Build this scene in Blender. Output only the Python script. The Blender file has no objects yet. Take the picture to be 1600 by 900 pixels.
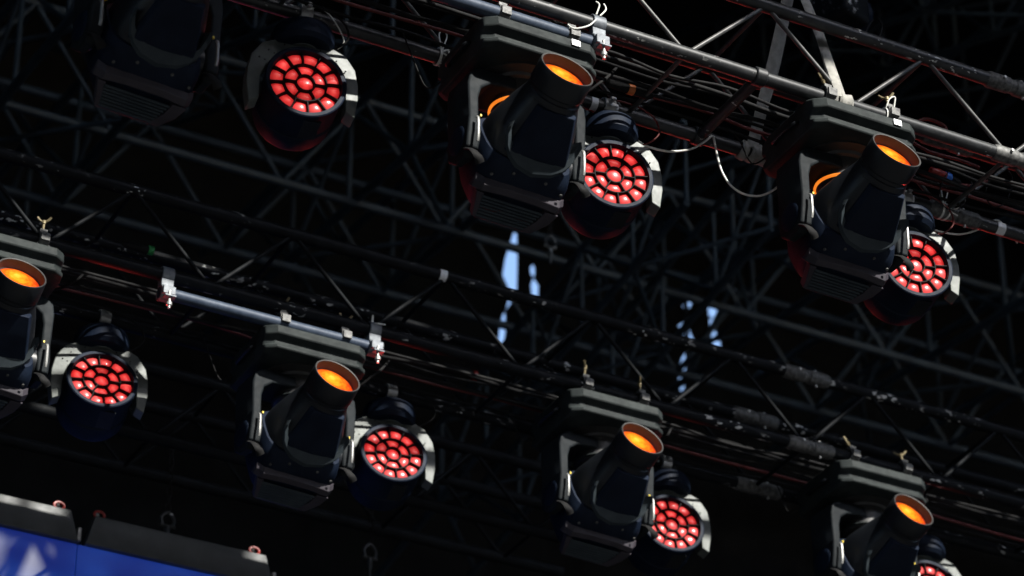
import bpy, math, random
from math import sin, cos, pi, radians, sqrt, atan2
from mathutils import Vector, Matrix

random.seed(7)
scene = bpy.context.scene
col = scene.collection

# ------------------------------------------------------------------ camera
PITCH, YAW, FPX = radians(31.6), radians(27.9), 5000.0     # stage axes: X along the trusses, Y upstage, Z up
CAM = Vector((0, 0, 1.7))
cam_d = bpy.data.cameras.new('camera')
cam = bpy.data.objects.new('camera', cam_d); col.objects.link(cam)
cam.location = CAM
cam.rotation_euler = (pi / 2 + PITCH, 0, -YAW)
cam_d.sensor_width = 36.0
cam_d.lens = 36.0 * FPX / 1600.0
cam_d.clip_start = 0.1
cam_d.clip_end = 3000
cam_d.dof.use_dof = True
cam_d.dof.focus_distance = 11.0
cam_d.dof.aperture_fstop = 2.7
scene.camera = cam
F_ = Vector((sin(YAW) * cos(PITCH), cos(YAW) * cos(PITCH), sin(PITCH)))
R_ = Vector((cos(YAW), -sin(YAW), 0))
U_ = Vector((-sin(YAW) * sin(PITCH), -cos(YAW) * sin(PITCH), cos(PITCH)))


def at(x, y, Y=None, Z=None):
    """point on the stage plane Y=.. or Z=.. that the photograph shows at pixel x, y"""
    d = F_ + R_ * ((x - 800) / FPX) + U_ * ((450 - y) / FPX)
    t = Y / d.y if Y is not None else (Z - CAM.z) / d.z
    return CAM + d * t


# ------------------------------------------------------------------ sky and sun
SUN_EL, SUN_AZ = radians(38), radians(14)                  # azimuth measured from straight front (-Y) towards +X
SUNV = Vector((sin(SUN_AZ) * cos(SUN_EL), -cos(SUN_AZ) * cos(SUN_EL), sin(SUN_EL)))
world = bpy.data.worlds.new('World'); scene.world = world; world.use_nodes = True
wn = world.node_tree.nodes; wl = world.node_tree.links
sky_t = wn.new('ShaderNodeTexSky'); sky_t.sky_type = 'NISHITA'; sky_t.sun_disc = False; sky_t.dust_density = 1.0; sky_t.ozone_density = 2.0
sky_t.sun_elevation = SUN_EL; sky_t.sun_rotation = atan2(SUNV.x, SUNV.y)
wl.new(sky_t.outputs[0], wn['Background'].inputs[0]); wn['Background'].inputs[1].default_value = 0.15
sl = bpy.data.lights.new('sun', 'SUN'); sl.energy = 3.8; sl.angle = radians(0.55); sl.color = (1.0, 0.97, 0.90)
sun = bpy.data.objects.new('sun', sl); col.objects.link(sun)
sun.location = (0, -20, 30)
sun.rotation_euler = SUNV.to_track_quat('Z', 'Y').to_euler()
scene.view_settings.view_transform = 'Standard'
scene.view_settings.look = 'None'
scene.view_settings.exposure = 1.36
scene.view_settings.gamma = 1.0
scene.view_settings.use_curve_mapping = False
scene.cycles.max_bounces = 6


# ------------------------------------------------------------------ materials
def new_mat(name):
    m = bpy.data.materials.new(name); m.use_nodes = True
    nt = m.node_tree
    return m, nt, nt.nodes['Principled BSDF']


def ramp(nt, a, b, c0, c1):
    r = nt.nodes.new('ShaderNodeValToRGB')
    r.color_ramp.elements[0].position = a; r.color_ramp.elements[1].position = b
    r.color_ramp.elements[0].color = (*c0, 1); r.color_ramp.elements[1].color = (*c1, 1)
    return r


def noise(nt, scale, detail=3, rough=0.55, coord='pos', stretch=None):
    n = nt.nodes.new('ShaderNodeTexNoise'); n.inputs['Scale'].default_value = scale
    n.inputs['Detail'].default_value = detail; n.inputs['Roughness'].default_value = rough
    if coord == 'pos':
        src = nt.nodes.new('ShaderNodeNewGeometry').outputs['Position']
    else:
        src = nt.nodes.new('ShaderNodeTexCoord').outputs['Object']
    if stretch:
        mp = nt.nodes.new('ShaderNodeMapping'); mp.inputs['Scale'].default_value = stretch
        nt.links.new(src, mp.inputs[0]); src = mp.outputs[0]
    nt.links.new(src, n.inputs['Vector'])
    return n


def paint(name, c0, c1, rough=0.5, scale=14, metal=0.0, bump=0.0, bscale=300, chips=None, chip_scale=45, spec=0.5):
    """worn paint: two close tones by noise, roughness wear, optional chips down to bare metal"""
    m, nt, p = new_mat(name)
    n = noise(nt, scale); r = ramp(nt, 0.35, 0.7, c0, c1)
    nt.links.new(n.outputs[0], r.inputs[0])
    rr = nt.nodes.new('ShaderNodeMapRange'); rr.inputs['To Min'].default_value = rough - 0.1; rr.inputs['To Max'].default_value = rough + 0.15
    n2 = noise(nt, scale * 3.3); nt.links.new(n2.outputs[0], rr.inputs[0]); nt.links.new(rr.outputs[0], p.inputs['Roughness'])
    p.inputs['Metallic'].default_value = metal; p.inputs['Specular IOR Level'].default_value = spec
    out = r.outputs[0]
    if chips is not None:
        cn = noise(nt, chip_scale, 2, 0.6, stretch=(0.45, 1, 1))
        cr = ramp(nt, chips, chips + 0.02, (0, 0, 0), (1, 1, 1)); nt.links.new(cn.outputs[0], cr.inputs[0])
        mx = nt.nodes.new('ShaderNodeMixRGB'); mx.inputs[2].default_value = (0.62, 0.62, 0.6, 1)
        mk = noise(nt, 5.5, 2, .6); mr = ramp(nt, .50, .62, (0, 0, 0), (1, 1, 1)); nt.links.new(mk.outputs[0], mr.inputs[0])
        ml = nt.nodes.new('ShaderNodeMixRGB'); ml.blend_type = 'MULTIPLY'; ml.inputs[0].default_value = 1
        nt.links.new(cr.outputs[0], ml.inputs[1]); nt.links.new(mr.outputs[0], ml.inputs[2])
        nt.links.new(ml.outputs[0], mx.inputs[0]); nt.links.new(out, mx.inputs[1]); out = mx.outputs[0]
    nt.links.new(out, p.inputs['Base Color'])
    if bump:
        bn = noise(nt, bscale, 2); b = nt.nodes.new('ShaderNodeBump'); b.inputs['Strength'].default_value = bump
        b.inputs['Distance'].default_value = 0.002
        nt.links.new(bn.outputs[0], b.inputs['Height']); nt.links.new(b.outputs[0], p.inputs['Normal'])
    return m


def g(v): return (v, v, v)


M = {}
M['black_plastic'] = paint('black_plastic', (.0034, .0072, .0178), (.0082, .0142, .0285), .55, 9, bump=.25, bscale=500, spec=.13)  # blue of the surrounding light mixed into the black
M['black_gloss'] = paint('black_gloss', (.006, .0075, .010), (.011, .013, .017), .36, 12, spec=.35)
M['dusty_base'] = paint('dusty_base', (.011, .0145, .0150), (.024, .030, .0295), .68, 16, bump=.2, bscale=400, spec=.22)
M['yoke_grey'] = paint('yoke_grey', (.0052, .0075, .0095), (.0115, .0155, .0185), .66, 14, bump=.15, bscale=400, spec=.2)
M['plate_grey'] = paint('plate_grey', (.085, .097, .09), (.13, .143, .132), .5, 18, bump=.2, bscale=300)
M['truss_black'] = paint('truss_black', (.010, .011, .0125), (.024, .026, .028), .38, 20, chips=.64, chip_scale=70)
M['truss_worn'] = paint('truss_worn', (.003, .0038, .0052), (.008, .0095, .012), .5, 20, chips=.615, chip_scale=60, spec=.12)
M['brace'] = paint('brace', (.035, .035, .035), (.08, .08, .077), .4, 25, metal=.2)
M['grid_steel'] = paint('grid_steel', (.008, .0155, .026), (.018, .031, .048), .5, 8, metal=.0)
M['alu'] = paint('alu', (.022, .034, .058), (.042, .058, .088), .5, 30, metal=.1, spec=.3)
M['clamp'] = paint('clamp', (.07, .08, .095), (.15, .165, .185), .5, 40, metal=.2)
M['steel'] = paint('steel', (.3, .3, .29), (.45, .45, .43), .4, 60, metal=.5)
M['rubber'] = paint('rubber', (.008, .008, .009), (.018, .018, .018), .7, 30, spec=.12)
M['red_cable'] = paint('red_cable', (.08, .006, .005), (.14, .012, .01), .5, 30)
M['white_nylon'] = paint('white_nylon', (.62, .62, .58), (.8, .8, .76), .5, 40)
M['white_label'] = paint('white_label', (.7, .72, .74), (.82, .83, .84), .5, 40)
M['sling'] = paint('sling', (.24, .235, .215), (.36, .35, .32), .85, 35, bump=.6, bscale=220)
M['blue_plastic'] = paint('blue_plastic', (.02, .12, .5), (.03, .16, .6), .4, 30)
M['red_plastic'] = paint('red_plastic', (.22, .01, .006), (.3, .016, .01), .4, 30)
M['orange_tape'] = paint('orange_tape', (.5, .12, .02), (.6, .16, .03), .5, 30)
M['yellow'] = paint('yellow', (.7, .5, .03), (.8, .6, .05), .5, 30)
M['green'] = paint('green', (.02, .25, .06), (.03, .33, .08), .5, 30)
M['drape'] = paint('drape', (.004, .0042, .005), (.008, .008, .009), .95, 6, bump=.4, bscale=60, spec=.1)
M['canopy'] = paint('canopy', (.006, .006, .0065), (.01, .01, .011), .9, 2, spec=.1)
M['deck'] = paint('deck', (.02, .02, .02), (.035, .034, .032), .7, 3)
M['ground'] = paint('ground', (.018, .018, .017), (.03, .029, .027), .9, .6)
M['header'] = paint('header', (.035, .039, .041), (.055, .06, .062), .5, 10, bump=.2, bscale=200)
M['hood_inner'] = paint('hood_inner', (.022, .022, .022), (.04, .039, .038), .45, 20)

M['shelf'] = paint('shelf', (.034, .030, .038), (.05, .044, .055), .55, 12, spec=.3)
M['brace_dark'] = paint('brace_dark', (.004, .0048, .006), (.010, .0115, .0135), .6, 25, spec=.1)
M['brass'] = paint('brass', (.10, .075, .035), (.3, .25, .15), .45, 60, metal=.5)
M['band_grey'] = paint('band_grey', (.024, .034, .042), (.040, .052, .060), .6, 14, bump=.15, bscale=400, spec=.3)
M['clamp_worn'] = paint('clamp_worn', (.04, .04, .04), (.15, .15, .145), .55, 60, metal=.2)


def emis_mat(name, inner, outer, strength, rad, rough=.12, base=(.2, .01, .01), off=(0, 0), spec=.5, coat=1.0, rings=0.0):
    """lit lens: colour runs from inner to outer with distance from the lens's own axis (object space)"""
    m, nt, p = new_mat(name)
    tc = nt.nodes.new('ShaderNodeTexCoord')
    mp = nt.nodes.new('ShaderNodeMapping'); mp.inputs['Scale'].default_value = (1 / rad, 0, 1 / rad)
    mp.inputs['Location'].default_value = (off[0], 0, off[1])
    nt.links.new(tc.outputs['Object'], mp.inputs[0])
    ln = nt.nodes.new('ShaderNodeVectorMath'); ln.operation = 'LENGTH'; nt.links.new(mp.outputs[0], ln.inputs[0])
    r = ramp(nt, 0.0, 1.0, inner, outer)
    n = noise(nt, 45, 2, coord='obj')
    ad = nt.nodes.new('ShaderNodeMath'); ad.operation = 'MULTIPLY_ADD'; ad.inputs[1].default_value = .9; ad.inputs[2].default_value = -.45
    nt.links.new(n.outputs[0], ad.inputs[0])
    sm = nt.nodes.new('ShaderNodeMath'); sm.operation = 'ADD'
    nt.links.new(ln.outputs['Value'], sm.inputs[0]); nt.links.new(ad.outputs[0], sm.inputs[1])
    fac = sm.outputs[0]
    if rings:
        s1 = nt.nodes.new('ShaderNodeMath'); s1.operation = 'MULTIPLY'; s1.inputs[1].default_value = 34
        s2 = nt.nodes.new('ShaderNodeMath'); s2.operation = 'SINE'
        s3 = nt.nodes.new('ShaderNodeMath'); s3.operation = 'MULTIPLY_ADD'; s3.inputs[1].default_value = rings
        nt.links.new(ln.outputs['Value'], s1.inputs[0]); nt.links.new(s1.outputs[0], s2.inputs[0]); nt.links.new(s2.outputs[0], s3.inputs[0]); nt.links.new(fac, s3.inputs[2])
        fac = s3.outputs[0]
    nt.links.new(fac, r.inputs[0])
    nt.links.new(r.outputs[0], p.inputs['Emission Color']); p.inputs['Emission Strength'].default_value = strength
    p.inputs['Base Color'].default_value = (*base, 1); p.inputs['Roughness'].default_value = rough
    p.inputs['Coat Weight'].default_value = coat; p.inputs['Coat Roughness'].default_value = .04; p.inputs['Specular IOR Level'].default_value = spec
    return m, nt, r


M['amber_lens'], _, _r = emis_mat('amber_lens', (1.0, .50, .045), (.42, .018, .001), .75, .082, base=(.12, .02, .003), off=(.08, -.20), rings=.05)
_e = _r.color_ramp.elements.new(.22); _e.color = (1.0, .33, .012, 1)
_e = _r.color_ramp.elements.new(.62); _e.color = (.85, .13, .004, 1)
M['red_lens'], _nt, _r = emis_mat('red_lens', (1.0, .14, .11), (.22, .003, .004), .36, .024, base=(.34, .05, .05), rough=.3, spec=.3, coat=.7)
_e = _r.color_ramp.elements.new(.45); _e.color = (.66, .032, .03, 1)
_oi = _nt.nodes.new('ShaderNodeObjectInfo'); _mr = _nt.nodes.new('ShaderNodeMapRange')
_mr.inputs['To Min'].default_value = .28; _mr.inputs['To Max'].default_value = .62
_nt.links.new(_oi.outputs['Random'], _mr.inputs[0]); _nt.links.new(_mr.outputs[0], _nt.nodes['Principled BSDF'].inputs['Emission Strength'])
M['added_amber_glow'], _, _ = emis_mat('added_amber_glow', (.8, .22, .02), (.6, .13, .01), .6, .2, base=(.25, .08, .02))  # glow for a made-up ring, no known lamp there


def screen_mat():
    """blue video content on a grid of LED pixels"""
    m, nt, p = new_mat('video_screen')
    tc = nt.nodes.new('ShaderNodeTexCoord')
    vo = nt.nodes.new('ShaderNodeTexVoronoi'); vo.inputs['Scale'].default_value = 190; vo.inputs['Randomness'].default_value = 0
    nt.links.new(tc.outputs['Object'], vo.inputs['Vector'])
    r = ramp(nt, .2, .62, (1, 1, 1), (.25, .25, .25)); nt.links.new(vo.outputs['Distance'], r.inputs[0])
    n = noise(nt, 2.2, 2, stretch=(1, 1, 1.8))
    cr = ramp(nt, .42, .68, (.004, .028, .34), (.02, .10, .62)); nt.links.new(n.outputs[0], cr.inputs[0])
    mx = nt.nodes.new('ShaderNodeMixRGB'); mx.blend_type = 'MULTIPLY'; mx.inputs[0].default_value = 1
    nt.links.new(cr.outputs[0], mx.inputs[1]); nt.links.new(r.outputs[0], mx.inputs[2])
    nt.links.new(mx.outputs[0], p.inputs['Emission Color']); p.inputs['Emission Strength'].default_value = .28
    p.inputs['Base Color'].default_value = (.04, .043, .05, 1); p.inputs['Roughness'].default_value = .6
    return m


M['screen'] = screen_mat()


# ------------------------------------------------------------------ mesh helpers
class MB:
    def __init__(s): s.v = []; s.f = []

    def add(s, vs, fs, mat=None):
        o = len(s.v)
        s.v += [tuple(mat @ Vector(v)) if mat is not None else tuple(v) for v in vs]
        s.f += [tuple(i + o for i in f) for f in fs]
        return s

    def box(s, c, size, mat=None):
        x, y, z = size[0] / 2, size[1] / 2, size[2] / 2
        vs = [(c[0] + a * x, c[1] + b * y, c[2] + d * z) for a in (-1, 1) for b in (-1, 1) for d in (-1, 1)]
        return s.add(vs, [(0, 1, 3, 2), (4, 6, 7, 5), (0, 4, 5, 1), (2, 3, 7, 6), (0, 2, 6, 4), (1, 5, 7, 3)], mat)

    def rings(s, rings, cap=True, closed=True, mat=None):
        n = len(rings[0]); vs = [p for r in rings for p in r]; fs = []
        for i in range(len(rings) - 1):
            for j in range(n if closed else n - 1):
                k = (j + 1) % n
                fs.append((i * n + j, i * n + k, (i + 1) * n + k, (i + 1) * n + j))
        if cap:
            fs.append(tuple(range(n - 1, -1, -1))); fs.append(tuple((len(rings) - 1) * n + j for j in range(n)))
        return s.add(vs, fs, mat)

    def lathe(s, prof, axis='z', seg=24, cap=True, mat=None):
        """prof: (radius, height) pairs; axis 'y' means height runs along -y (out of a face)"""
        rr = []
        for r, h in prof:
            ring = []
            for k in range(seg):
                a = 2 * pi * k / seg
                if axis == 'z': ring.append((r * cos(a), r * sin(a), h))
                elif axis == 'y': ring.append((r * cos(a), -h, r * sin(a)))
                else: ring.append((h, r * cos(a), r * sin(a)))
            rr.append(ring)
        return s.rings(rr, cap, True, mat)

    def tube(s, p0, p1, r, seg=10, r1=None):
        p0, p1 = Vector(p0), Vector(p1); d = (p1 - p0); L = d.length
        m = Matrix.Translation(p0) @ d.to_track_quat('Z', 'Y').to_matrix().to_4x4()
        return s.lathe([(r, 0), (r if r1 is None else r1, L)], 'z', seg, True, m)

    def path(s, pts, r, seg=8, sub=6, flat=None):
        P = [Vector(p) for p in pts]; Q = []
        for i in range(len(P) - 1):
            p0, p1, p2, p3 = P[max(i - 1, 0)], P[i], P[i + 1], P[min(i + 2, len(P) - 1)]
            for k in range(sub):
                t = k / sub
                Q.append(.5 * ((2 * p1) + (p2 - p0) * t + (2 * p0 - 5 * p1 + 4 * p2 - p3) * t * t + (3 * p1 - p0 - 3 * p2 + p3) * t ** 3))
        Q.append(P[-1])
        rr = []; up = Vector((.13, .21, .97))
        for i, q in enumerate(Q):
            t = (Q[min(i + 1, len(Q) - 1)] - Q[max(i - 1, 0)]).normalized()
            a = t.cross(up)
            if a.length < .05: a = t.cross(Vector((1, 0, 0)))
            if flat is not None: a = Vector((1, 0, 0)) - t * t.x
            a.normalize(); b = t.cross(a); up = -b if flat is None else up
            ra, rb = (r, r) if flat is None else flat
            if flat is None:
                b = t.cross(a)
            rr.append([q + a * (ra * cos(2 * pi * k / seg)) + b * (rb * sin(2 * pi * k / seg)) for k in range(seg)])
        return s.rings(rr)

    def mesh(s, name, angle=35):
        me = bpy.data.meshes.new(name); me.from_pydata(s.v, [], s.f); me.validate()
        import bmesh
        bm = bmesh.new(); bm.from_mesh(me); bmesh.ops.recalc_face_normals(bm, faces=bm.faces); bm.to_mesh(me); bm.free()
        me.polygons.foreach_set('use_smooth', [True] * len(me.polygons))
        me.set_sharp_from_angle(angle=radians(angle))
        return me


WM = {}          # world matrix of every thing and part, kept by hand
I4 = Matrix.Identity(4)
T = Matrix.Translation


def RX(a): return Matrix.Rotation(a, 4, 'X')
def RY(a): return Matrix.Rotation(a, 4, 'Y')
def RZ(a): return Matrix.Rotation(a, 4, 'Z')


def thing(name, loc, label, cat, group=None, rot=None):
    o = bpy.data.objects.new(name, None); col.objects.link(o)
    o.empty_display_size = .1
    m = T(Vector(loc)) @ (rot if rot is not None else I4)
    o.matrix_world = m; o.matrix_basis = m; WM[o.name] = m
    o['label'] = label; o['category'] = cat
    if group: o['group'] = group
    return o


def tag(o, label, cat, group=None):
    o['label'] = label; o['category'] = cat
    if group: o['group'] = group
    return o


def part(name, me, mat, parent=None, m=I4, world_m=False, bevel=0, bseg=2, label=None):
    """one mesh object; m is local to the parent, or in the world when world_m"""
    if not me.materials: me.materials.append(M[mat] if isinstance(mat, str) else mat)
    o = bpy.data.objects.new(name, me); col.objects.link(o)
    if parent is not None:
        o.parent = parent
        o.matrix_parent_inverse = I4
        loc = WM[parent.name].inverted() @ m if world_m else m
        WM[o.name] = WM[parent.name] @ loc
        o.matrix_basis = loc
    else:
        o.matrix_basis = m; WM[o.name] = m
    if bevel:
        b = o.modifiers.new('bevel', 'BEVEL'); b.width = bevel; b.segments = bseg; b.limit_method = 'ANGLE'; b.angle_limit = radians(40)
    if label: o['label'] = label
    return o


CACHE = {}


def cached(key, fn, *a):
    if key not in CACHE: CACHE[key] = fn(*a)
    return CACHE[key]


def unit_tube(mat, seg=12):
    return cached(('tube', mat, seg), lambda: MB().lathe([(1, 0), (1, 1)], 'z', seg).mesh('tube'))


def bar(name, p0, p1, r, mat, parent, seg=12):
    p0, p1 = Vector(p0), Vector(p1); d = p1 - p0
    m = T(p0) @ d.to_track_quat('Z', 'Y').to_matrix().to_4x4() @ Matrix.Diagonal((r, r, d.length, 1))
    return part(name, unit_tube(mat, seg), mat, parent, m, True)


def struct(name, me, mat):
    o = part(name, me, mat); o['kind'] = 'structure'; return o


# ------------------------------------------------------------------ the setting
struct('ground', MB().box((0, 0, -.05), (900, 900, .1)).mesh('ground'), 'ground')
struct('stage_deck', MB().box((5, 11, .75), (26, 12, 1.5)).mesh('deck'), 'deck')
# pitched skin of the stage roof, its front edge well before the lights
ys = [3.0, 3.14, 3.62, 6.5, 17.5]
zs_ = [13.68, 13.77, 14.07, 15.9, 15.9]
sun_gaps = [(at(a, 800, Y=11.1).x + 1.93, at(b, 800, Y=11.1).x + 1.93) for a, b in ((-14, 13), (40, 84), (386, 418))]   # gaps added in the skin to let sun patches onto the video wall
xs_ = sorted([-12, 26] + [x for h in sun_gaps for x in h])
rb = MB()
for i in range(len(xs_) - 1):
    for j in range(4):
        if j == 1 and any(abs(xs_[i] - h[0]) < 1e-6 for h in sun_gaps): continue
        x0, x1 = xs_[i], xs_[i + 1]
        rb.add([(x0, ys[j], zs_[j]), (x1, ys[j], zs_[j]), (x1, ys[j + 1], zs_[j + 1]), (x0, ys[j + 1], zs_[j + 1])], [(0, 1, 2, 3)])
struct('roof_canopy', rb.mesh('canopy'), 'canopy')
BACK = 15.6
# unseen cloths added to shape the sunlight: a valance with an uneven lower hem, and a wide one under it
hem = [(-12, 10.6), (4.15, 10.6), (4.4, 11.1), (4.75, 11.95), (5.6, 11.98), (7.0, 11.96), (9.0, 11.98), (26, 11.94)]
fo = part('sun_blocker', MB().rings([[(x, 3.0, 12.87), (x, 3.0, z), (x, 3.02, z), (x, 3.02, 12.87)] for x, z in hem]).mesh('blocker'), 'drape')
tag(fo, 'black cloth valance added above the picture to shape the sunlight', 'blocker')


def drape(edge_l, edge_r, Y, n, amp, k):
    """hanging black cloth between two uneven edges, given as (x, z) lists at the same heights"""
    rows = []
    for (xl, z), (xr, _) in zip(edge_l, edge_r):
        row = []
        for i in range(n + 1):
            t = i / n; x = xl + (xr - xl) * t
            fade = min(1, t * 6, (1 - t) * 6)
            row.append((x, Y + fade * amp * sin(k * x + .4 * sin(z * .7)), z))
        rows.append(row)
    mb = MB(); mb.rings(rows, cap=False, closed=False)
    # cloth thickness
    back = [[(x, y + .012, z) for x, y, z in r] for r in rows]
    mb.rings(back, cap=False, closed=False)
    nn = n + 1; off = len(rows) * nn
    for i in range(len(rows) - 1):
        for j in (0, n):
            mb.f.append((i * nn + j, (i + 1) * nn + j, off + (i + 1) * nn + j, off + i * nn + j))
    return mb.mesh('drape', 60)


# slits between the cloths through which the daylight behind the stage shows: pixel rows y, left x, right x
SLITS = [
    [(340, 806, 806), (362, 804.5, 807), (404, 791, 808), (430, 787, 807.5), (452, 797, 807), (470, 796, 799), (485, 790, 790), (494, 786.5, 789), (515, 782, 789.5), (537, 780, 786), (545, 782, 782)],
    [(340, 833, 833), (412, 834, 834), (418, 830, 835), (428, 831, 835), (433, 834, 834), (445, 831, 841), (464, 833, 840), (468, 838, 841), (475, 846, 849), (482, 848, 848), (545, 846, 846)],
    [(440, 1078, 1078), (470, 1076, 1079), (478, 1069, 1078), (484, 1070, 1070), (503, 1070, 1070), (508, 1062, 1073), (530, 1076, 1082), (536, 1080, 1080), (560, 1068, 1069), (575, 1064, 1070), (604, 1063, 1068), (612, 1065, 1065)],
    [(440, 1112, 1112), (472, 1112, 1112), (476, 1109, 1118), (493, 1110, 1120), (496, 1114, 1114), (499, 1111, 1119), (510, 1112, 1119), (515, 1117, 1117), (524, 1114, 1122), (540, 1114, 1125), (545, 1119, 1119), (612, 1119, 1119)],
]
edges = []
for s in SLITS:
    l = [at(x - ((2.4 if x > 1000 else 1.4) if x2 > x else 0), y, Y=BACK) for y, x, x2 in s]; r = [at(x2 + ((2.4 if x > 1000 else 1.4) if x2 > x else 0), y, Y=BACK) for y, x, x2 in s]
    edges.append(([(l[0].x, 17.0)] + [(p.x, p.z) for p in l] + [(l[-1].x, 1.4)],
                  [(r[0].x, 17.0)] + [(p.x, p.z) for p in r] + [(r[-1].x, 1.4)]))


def resample(e, zs):
    out = []
    for z in zs:
        for (x0, z0), (x1, z1) in zip(e, e[1:]):
            if z0 >= z >= z1:
                out.append((x0 + (x1 - x0) * (z0 - z) / max(z0 - z1, 1e-6), z)); break
    return out


def cloth(name, L, R, Y, n, amp, k, label):
    zs = sorted({round(p[1], 4) for p in L + R}, reverse=True)
    o = part(name, drape(resample(L, zs), resample(R, zs), Y, n, amp, k), 'drape')
    tag(o, label, 'curtain', 'black cloths hung behind the stage')


wide_l = [(-12, 17.0), (-12, 1.4)]; wide_r = [(26, 17.0), (26, 1.4)]
cloth('backdrop_curtain', wide_l, edges[0][0], BACK, 90, .05, 9, 'wide black backdrop cloth left of the first bright slit')
cloth('backdrop_curtain', edges[0][1], edges[1][0], BACK, 8, .0, 9, 'narrow black cloth strip between the two left bright slits')
cloth('backdrop_curtain', edges[1][1], edges[2][0], BACK, 16, .04, 9, 'black backdrop cloth between the left and right pairs of bright slits')
cloth('backdrop_curtain', edges[2][1], edges[3][0], BACK, 8, .0, 9, 'narrow black cloth strip between the two right bright slits')
cloth('backdrop_curtain', edges[3][1], wide_r, BACK, 60, .05, 9, 'wide black backdrop cloth right of the last bright slit')
for x, lab in ((-11.5, 'black side cloth closing the stage on the left, outside the picture'), (24.5, 'black side cloth closing the stage on the right, outside the picture')):
    o = part('side_curtain', MB().box((x, 10.4, 9), (.03, 10.3, 15.6)).mesh('side'), 'drape'); tag(o, lab, 'curtain')


ft = part('sky_blocker', MB().rings([[(x, 2.9, 11.0 + .03 * sin(x * 2)), (x, 2.9, 6.6), (x, 2.92, 6.6), (x, 2.92, 11.0 + .03 * sin(x * 2))] for x in [-12 + 2 * i for i in range(20)]]).mesh('sky_cloth'), 'drape')  # unseen cloth put in to keep front sky light off the fixtures
tag(ft, 'black cloth added above the picture to hold back the front sky', 'blocker')


# ------------------------------------------------------------------ trusses
def box_truss(x0, x1, ya, yb, za, zb, node0, bay, label, rc=.0255, rb=.0085, mat='truss_black', bmat='brace', couplers=(), name='lighting_truss', cat='truss', group=None):
    t = thing(name, ((x0 + x1) / 2, (ya + yb) / 2, za), label, cat, group)
    for y in (ya, yb):
        for z in (za, zb):
            bar('chord', (x0, y, z), (x1, y, z), rc, mat, t, 20)
    x = node0
    while x - bay > x0: x -= bay
    while x < x1:
        h = x + bay / 2
        for y in (ya, yb):                       # upright faces: V bracing
            bar('brace', (x, y, za), (h, y, zb), rb, bmat, t)
            if h < x1 - .02 and x + bay < x1: bar('brace', (h, y, zb), (x + bay, y, za), rb, bmat, t)
        bar('rung', (x, ya, za), (x, yb, za), rb, bmat, t)
        if h < x1: bar('rung', (h, ya, zb), (h, yb, zb), rb, bmat, t)
        x += bay
    for cx in couplers:
        for y in (ya, yb):
            for z in (za, zb):
                me = cached('coupler', lambda: MB().lathe([(.0265, -.11), (.031, -.10), (.031, -.015), (.027, -.01), (.027, .01), (.031, .015), (.031, .10), (.0265, .11)], 'x', 20).mesh('coupler'))
                part('coupler', me, 'clamp_worn', t, T(Vector((cx, y, z))), True)
                bar('pin', (cx - .05, y - .04, z + .004), (cx - .05, y + .04, z + .004), .006, 'steel', t, 8)
                bar('pin', (cx + .05, y, z - .04), (cx + .05, y, z + .04), .006, 'steel', t, 8)
    return t


YA, YA2, YB, YB2, ZT, ZTT = 7.57, 7.98, 9.73, 10.14, 8.10, 8.42
ta = box_truss(1.4, 8.2, YA, YA2, ZT, ZTT, 4.68, .67, 'black box truss carrying the upper row of lights, crossing the top right', couplers=(6.06,))
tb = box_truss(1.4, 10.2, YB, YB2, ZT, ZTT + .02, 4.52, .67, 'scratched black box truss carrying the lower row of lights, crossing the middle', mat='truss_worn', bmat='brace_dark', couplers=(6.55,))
tu = box_truss(1.0, 11.0, 7.45, 7.8, 9.93, 10.27, 4.3, .40, 'black truss added above the picture to cast broken shade on the lower row', rc=.034, rb=.021, bmat='truss_black')  # unseen truss, put in for its patchy shadow on the lower lights
tc = box_truss(1.6, 6.2, 10.93, 11.23, ZT, ZTT, 4.1, .6, 'unlit dark truss above the video screen at lower left', mat='brace_dark', bmat='brace_dark')
# thick black cross pipe in the underside of the upper truss
cp = thing('cross_pipe', (5.0, 7.78, ZT), 'short thick black cross pipe between the two lower chords of the upper truss', 'pipe')
bar('pipe', (4.97, YA + .02, ZT - .005), (4.97, YA2 - .02, ZT - .005), .021, 'truss_black', cp)
for y in (YA, YA2):
    part('clamp', MB().lathe([(.031, -.022), (.034, -.018), (.034, .018), (.031, .022)], 'x', 18).mesh('ring'), 'truss_black', cp, T(Vector((4.97, y, ZT))), True)

# mother grid: heavy roof trusses far behind
p = at(300, 245, Y=13.0); q = at(300, 213, Y=13.75)
grid_group = 'roof grid trusses far behind the lights'
box_truss(-1, 14, 13.0, 13.75, p.z, q.z, at(440, 285, Y=13).x, .95, 'dim heavy roof truss running behind both rows of lights', rc=.024, rb=.014, mat='grid_steel', bmat='grid_steel', name='roof_truss', group=grid_group)


def rafter(px, py, y0, y1, w, h, slope, label, Yref=13.0, bay=.75, rc=.024, rb=.014):
    """box truss running upstage (along Y) through the point seen at px, py"""
    c = at(px, py, Y=Yref)
    t = thing('roof_rafter', c, label, 'truss', grid_group)
    def P(y, a, b): return (c.x + a * w, y, c.z + (y - Yref) * slope + b * h)
    for a in (-.5, .5):
        for b in (-.5, .5):
            bar('chord', P(y0, a, b), P(y1, a, b), rc, 'grid_steel', t)
    y = y0; k = 0
    while y + bay <= y1 + 1e-6:
        for a in (-.5, .5):
            s = 1 if k % 2 else -1
            bar('brace', P(y, a, -.5 * s), P(y + bay, a, .5 * s), rb, 'grid_steel', t)
            bar('brace', P(y, a, -.5), P(y, a, .5), rb, 'grid_steel', t)
        for b in (-.5, .5):
            bar('brace', P(y, -.5 * s, b), P(y + bay, .5 * s, b), rb, 'grid_steel', t)
        y += bay; k += 1


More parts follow.
